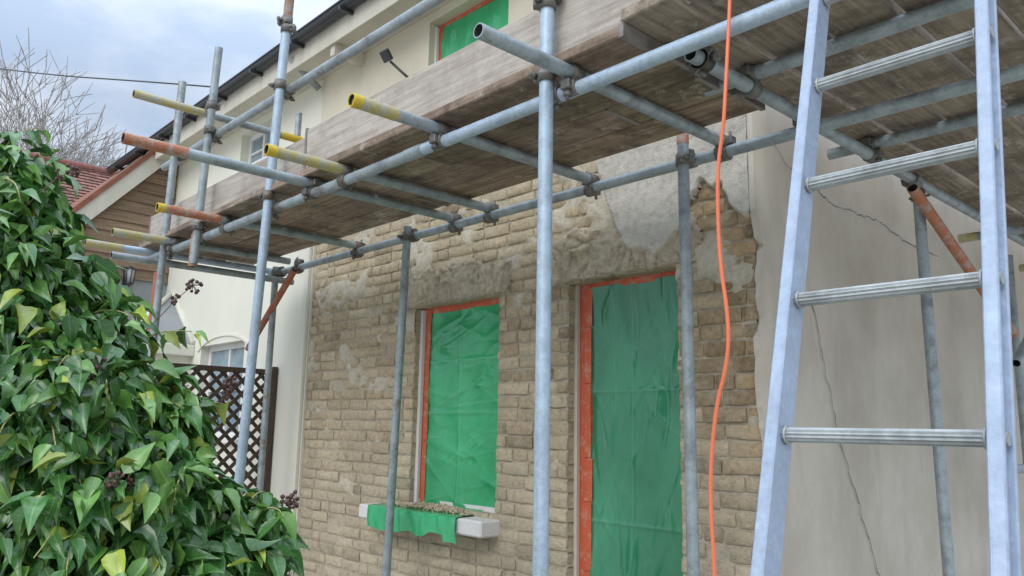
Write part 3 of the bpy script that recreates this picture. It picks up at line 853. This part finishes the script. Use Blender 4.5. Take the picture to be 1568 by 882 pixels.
tmpl=np.array([[0,0,0],[.10,.14,.03],[.10,-.14,.03],[.30,0,-.05],[.28,.25,.05],[.28,-.25,.02],[.52,0,-.05],[.54,.23,.0],[.54,-.23,.04],[.78,0,-.10],[.80,.12,-.10],[.80,-.12,-.07],[1.10,0,-.26]],float)
tf=[(0,3,4,1),(0,2,5,3),(3,6,7,4),(3,5,8,6),(6,9,10,7),(6,8,11,9),(9,12,10),(9,11,12)]
V=[];F=[];UV=[];TI=[]
B=np.array(blobs)
def addleaf(p,nrm,tip,s,tint,curl):
    nrm=nrm/np.linalg.norm(nrm);tip=tip-nrm*np.dot(tip,nrm);tip/=np.linalg.norm(tip)+1e-9;sd_=np.cross(nrm,tip)
    b=len(V);wsc=rng.uniform(.75,1.25);tw=rng.normal(0,.3);fold=rng.uniform(0,.6)
    for u,v,w_ in tmpl:
        ww=w_*curl+tw*v*u+fold*abs(v)
        V.append(p+s*(tip*u+sd_*v*wsc+nrm*ww))
    for f_ in tf:
        F.append(tuple(b+i for i in f_));TI.append(tint)
        for i in f_: UV.append((tmpl[i][0],tmpl[i][1]+.5))
def leafcol(g):
    q=rng.random()
    if q<.06: return (.32*g,.39*g,.06*g)
    if q<.42: return (.11*g,.245*g,.045*g)
    return (.044*g,.14*g,.03*g)
cnt=0
while cnt<10500:
    wgt=B[:15] if rng.random()<.9 else B
    i=rng.integers(len(wgt));c_=wgt[i]
    if rng.random()>(c_[3]/.33)**2 : continue
    d=rng.normal(size=3);d/=np.linalg.norm(d)
    q=rng.random()
    rr=c_[3]*(rng.uniform(.66,.95) if q<.5 else (rng.uniform(.92,1.15) if q<.88 else rng.uniform(1.1,1.35)))
    p=c_[:3]+d*rr
    dist=np.linalg.norm(B[:,:3]-p,axis=1)/B[:,3]
    if (dist<.64).any(): continue
    clump=noise.noise(Vector(p*6.5))
    if clump<-.16 and rr>c_[3]*.78: continue
    nrm=d*.7+np.array([.25,-.3,.5])+rng.normal(size=3)*.62
    tip=np.array([0,0,-1.2])+d*.6+rng.normal(size=3)*.5
    addleaf(p,nrm,tip,rng.uniform(.055,.122),leafcol(rng.uniform(.7,1.25)*(1+.5*clump)),rng.uniform(.5,2.2));cnt+=1
stm=MB()
def stem(p,d,L_,r,sag=.35,n=9,mat=0):
    p=Vector(p);d=Vector(d).normalized();out=[p.copy()]
    for i in range(n):
        d=(d+Vector((random.gauss(0,.08),random.gauss(0,.08),-sag/n+random.gauss(0,.06)))).normalized()
        q=p+d*L_/n;stm.tube(p,q,r,mat,n=5,hollow=False,r1=r*.9);r*=.9;p=q;out.append(p.copy())
    return out
for i in range(200):
    c_=blobs[random.randrange(15)];d=Vector((random.gauss(0,1)+.4,random.gauss(0,1)-.5,random.gauss(0,.7)+.5)).normalized()
    small=c_[3]<.22
    pts=stem(Vector(c_[:3])+d*c_[3]*.78,d,random.uniform(.08,.17) if small else random.uniform(.15,.32),.0050,1.4)
    for q in pts[3:]:
        for e_ in range(2 if random.random()<.3 else 1):
            dd=np.array([random.gauss(0,1),random.gauss(0,1),random.gauss(0,.4)]);dd/=np.linalg.norm(dd)
            addleaf(np.array(q)+dd*.012,dd*.5+np.array([.2,-.3,.7])+rng.normal(size=3)*.3,dd+np.array([0,0,-.8]),rng.uniform(.06,.115),leafcol(rng.uniform(.9,1.5)),rng.uniform(.6,2.4))
def icos_b(mbx,c,r):
    n=len(mbx.v)
    for j in range(5):
        for i in range(6):
            ph=math.pi*j/4;th=2*math.pi*i/6
            mbx.v.append((c[0]+r*math.sin(ph)*math.cos(th),c[1]+r*math.sin(ph)*math.sin(th),c[2]+r*math.cos(ph)))
    for j in range(4):
        for i in range(6): mbx.face((n+j*6+i,n+(j+1)*6+i,n+(j+1)*6+(i+1)%6,n+j*6+(i+1)%6),1,(1,1,1),True)
def berries(c,n=16,r=.03):
    for i in range(n):
        d=Vector((random.gauss(0,1),random.gauss(0,1),random.gauss(0,1))).normalized();p=Vector(c)+d*r*random.uniform(.6,1.1)
        stm.tube(c,p,.0015,2,n=4,hollow=False)
        icos_b(stm,p,random.uniform(.006,.009))
for p0,d,L_ in (((-3.45,-3.2,2.24),(.25,.35,1),.30),((-3.35,-2.85,1.70),(.2,.6,1),.46),((-3.05,-2.6,1.42),(.2,.5,1),.26),((-2.78,-2.52,1.15),(.3,.7,.5),.20),((-3.05,-3.0,1.45),(.6,-.3,.7),.30),((-2.75,-2.8,1.2),(.5,-.5,.5),.28)):
    o_=stem(p0,d,L_,.004,.3,9,2);berries(o_[-1]);berries(o_[-3]+Vector((.02,0,.01)),7,.02)
stm.obj('stems_and_berries',[NT('ivy_stem').fin((.42,.39,.14),.6),NT('ivy_berry').fin((.10,.045,.038),.5),NT('brown_twig').fin((.18,.11,.08),.8)],bush)
me=bpy.data.meshes.new('leaves');me.from_pydata([tuple(v) for v in V],[],F)
at=me.attributes.new('tint','FLOAT_COLOR','FACE');at.data.foreach_set('color',np.array([(*t,1) for t in TI],dtype=np.float32).ravel())
uv=me.uv_layers.new(name='UVMap');uv.data.foreach_set('uv',np.array(UV,dtype=np.float32).ravel())
me.polygons.foreach_set('use_smooth',[True]*len(F))
k=NT('ivy_leaf');a=k.attr()
sep=k.n.new('ShaderNodeSeparateXYZ');k.link(k.tc.outputs['UV'],sep.inputs[0])
def mth(op,a_,b_=None,c=None):
    m=k.n.new('ShaderNodeMath');m.operation=op
    for i,q in enumerate((a_,b_)):
        if q is None: continue
        if isinstance(q,(int,float)): m.inputs[i].default_value=q
        else: k.link(q,m.inputs[i])
    return m.outputs[0]
av=mth('ABSOLUTE',mth('SUBTRACT',sep.outputs[1],.5))
mid=mth('LESS_THAN',av,.014)
sv=mth('ABSOLUTE',mth('SINE',mth('MULTIPLY',mth('SUBTRACT',sep.outputs[0],mth('MULTIPLY',av,.9)),19)))
sv=mth('LESS_THAN',sv,.11)
vein=mth('MAXIMUM',mth('MULTIPLY',mid,.5),mth('MULTIPLY',sv,.22))
c=k.mix(a.outputs['Color'],(.28,.40,.14),vein)
c=k.mix(c,k.ramp(k.noise(25,3),[(.3,.75),(.7,1.2)]),.8,'MULTIPLY')
k.fin(c,.24,0,None,.6)
tl_=k.n.new('ShaderNodeBsdfTranslucent');mxs=k.n.new('ShaderNodeMixShader');mxs.inputs[0].default_value=.10
k.link(c,tl_.inputs[0]);k.link(k.b.outputs[0],mxs.inputs[1]);k.link(tl_.outputs[0],mxs.inputs[2]);k.link(mxs.outputs[0],k.n['Material Output'].inputs[0])
me.materials.append(k.mat)
o=bpy.data.objects.new('leaves',me);C.objects.link(o);o.parent=bush

# ------------------------------------------------------------------ camera
yaw,pitch,roll=[math.radians(v) for v in (47.309,10.071,1.094)]
f=Vector((-math.sin(yaw)*math.cos(pitch),math.cos(yaw)*math.cos(pitch),math.sin(pitch)))
r0=Vector((math.cos(yaw),math.sin(yaw),0));u0=r0.cross(f)
r=math.cos(roll)*r0+math.sin(roll)*u0;u=-math.sin(roll)*r0+math.cos(roll)*u0
cd=bpy.data.cameras.new('camera');cd.sensor_width=36;cd.lens=27.99;cd.clip_end=2000;cd.clip_start=.05
co=bpy.data.objects.new('camera',cd);C.objects.link(co)
m3=Matrix((r,u,-f)).transposed();co.matrix_world=Matrix.Translation((0,-3.8,1.5))@m3.to_4x4()
bpy.context.scene.camera=co
for o in list(C.objects):
    if o.parent is None:
        o.location=o.location*U
        if o is not co and o is not so: o.scale=o.scale*U
vs_=bpy.context.scene.view_settings;vs_.view_transform='Standard';vs_.look='None';vs_.exposure=0
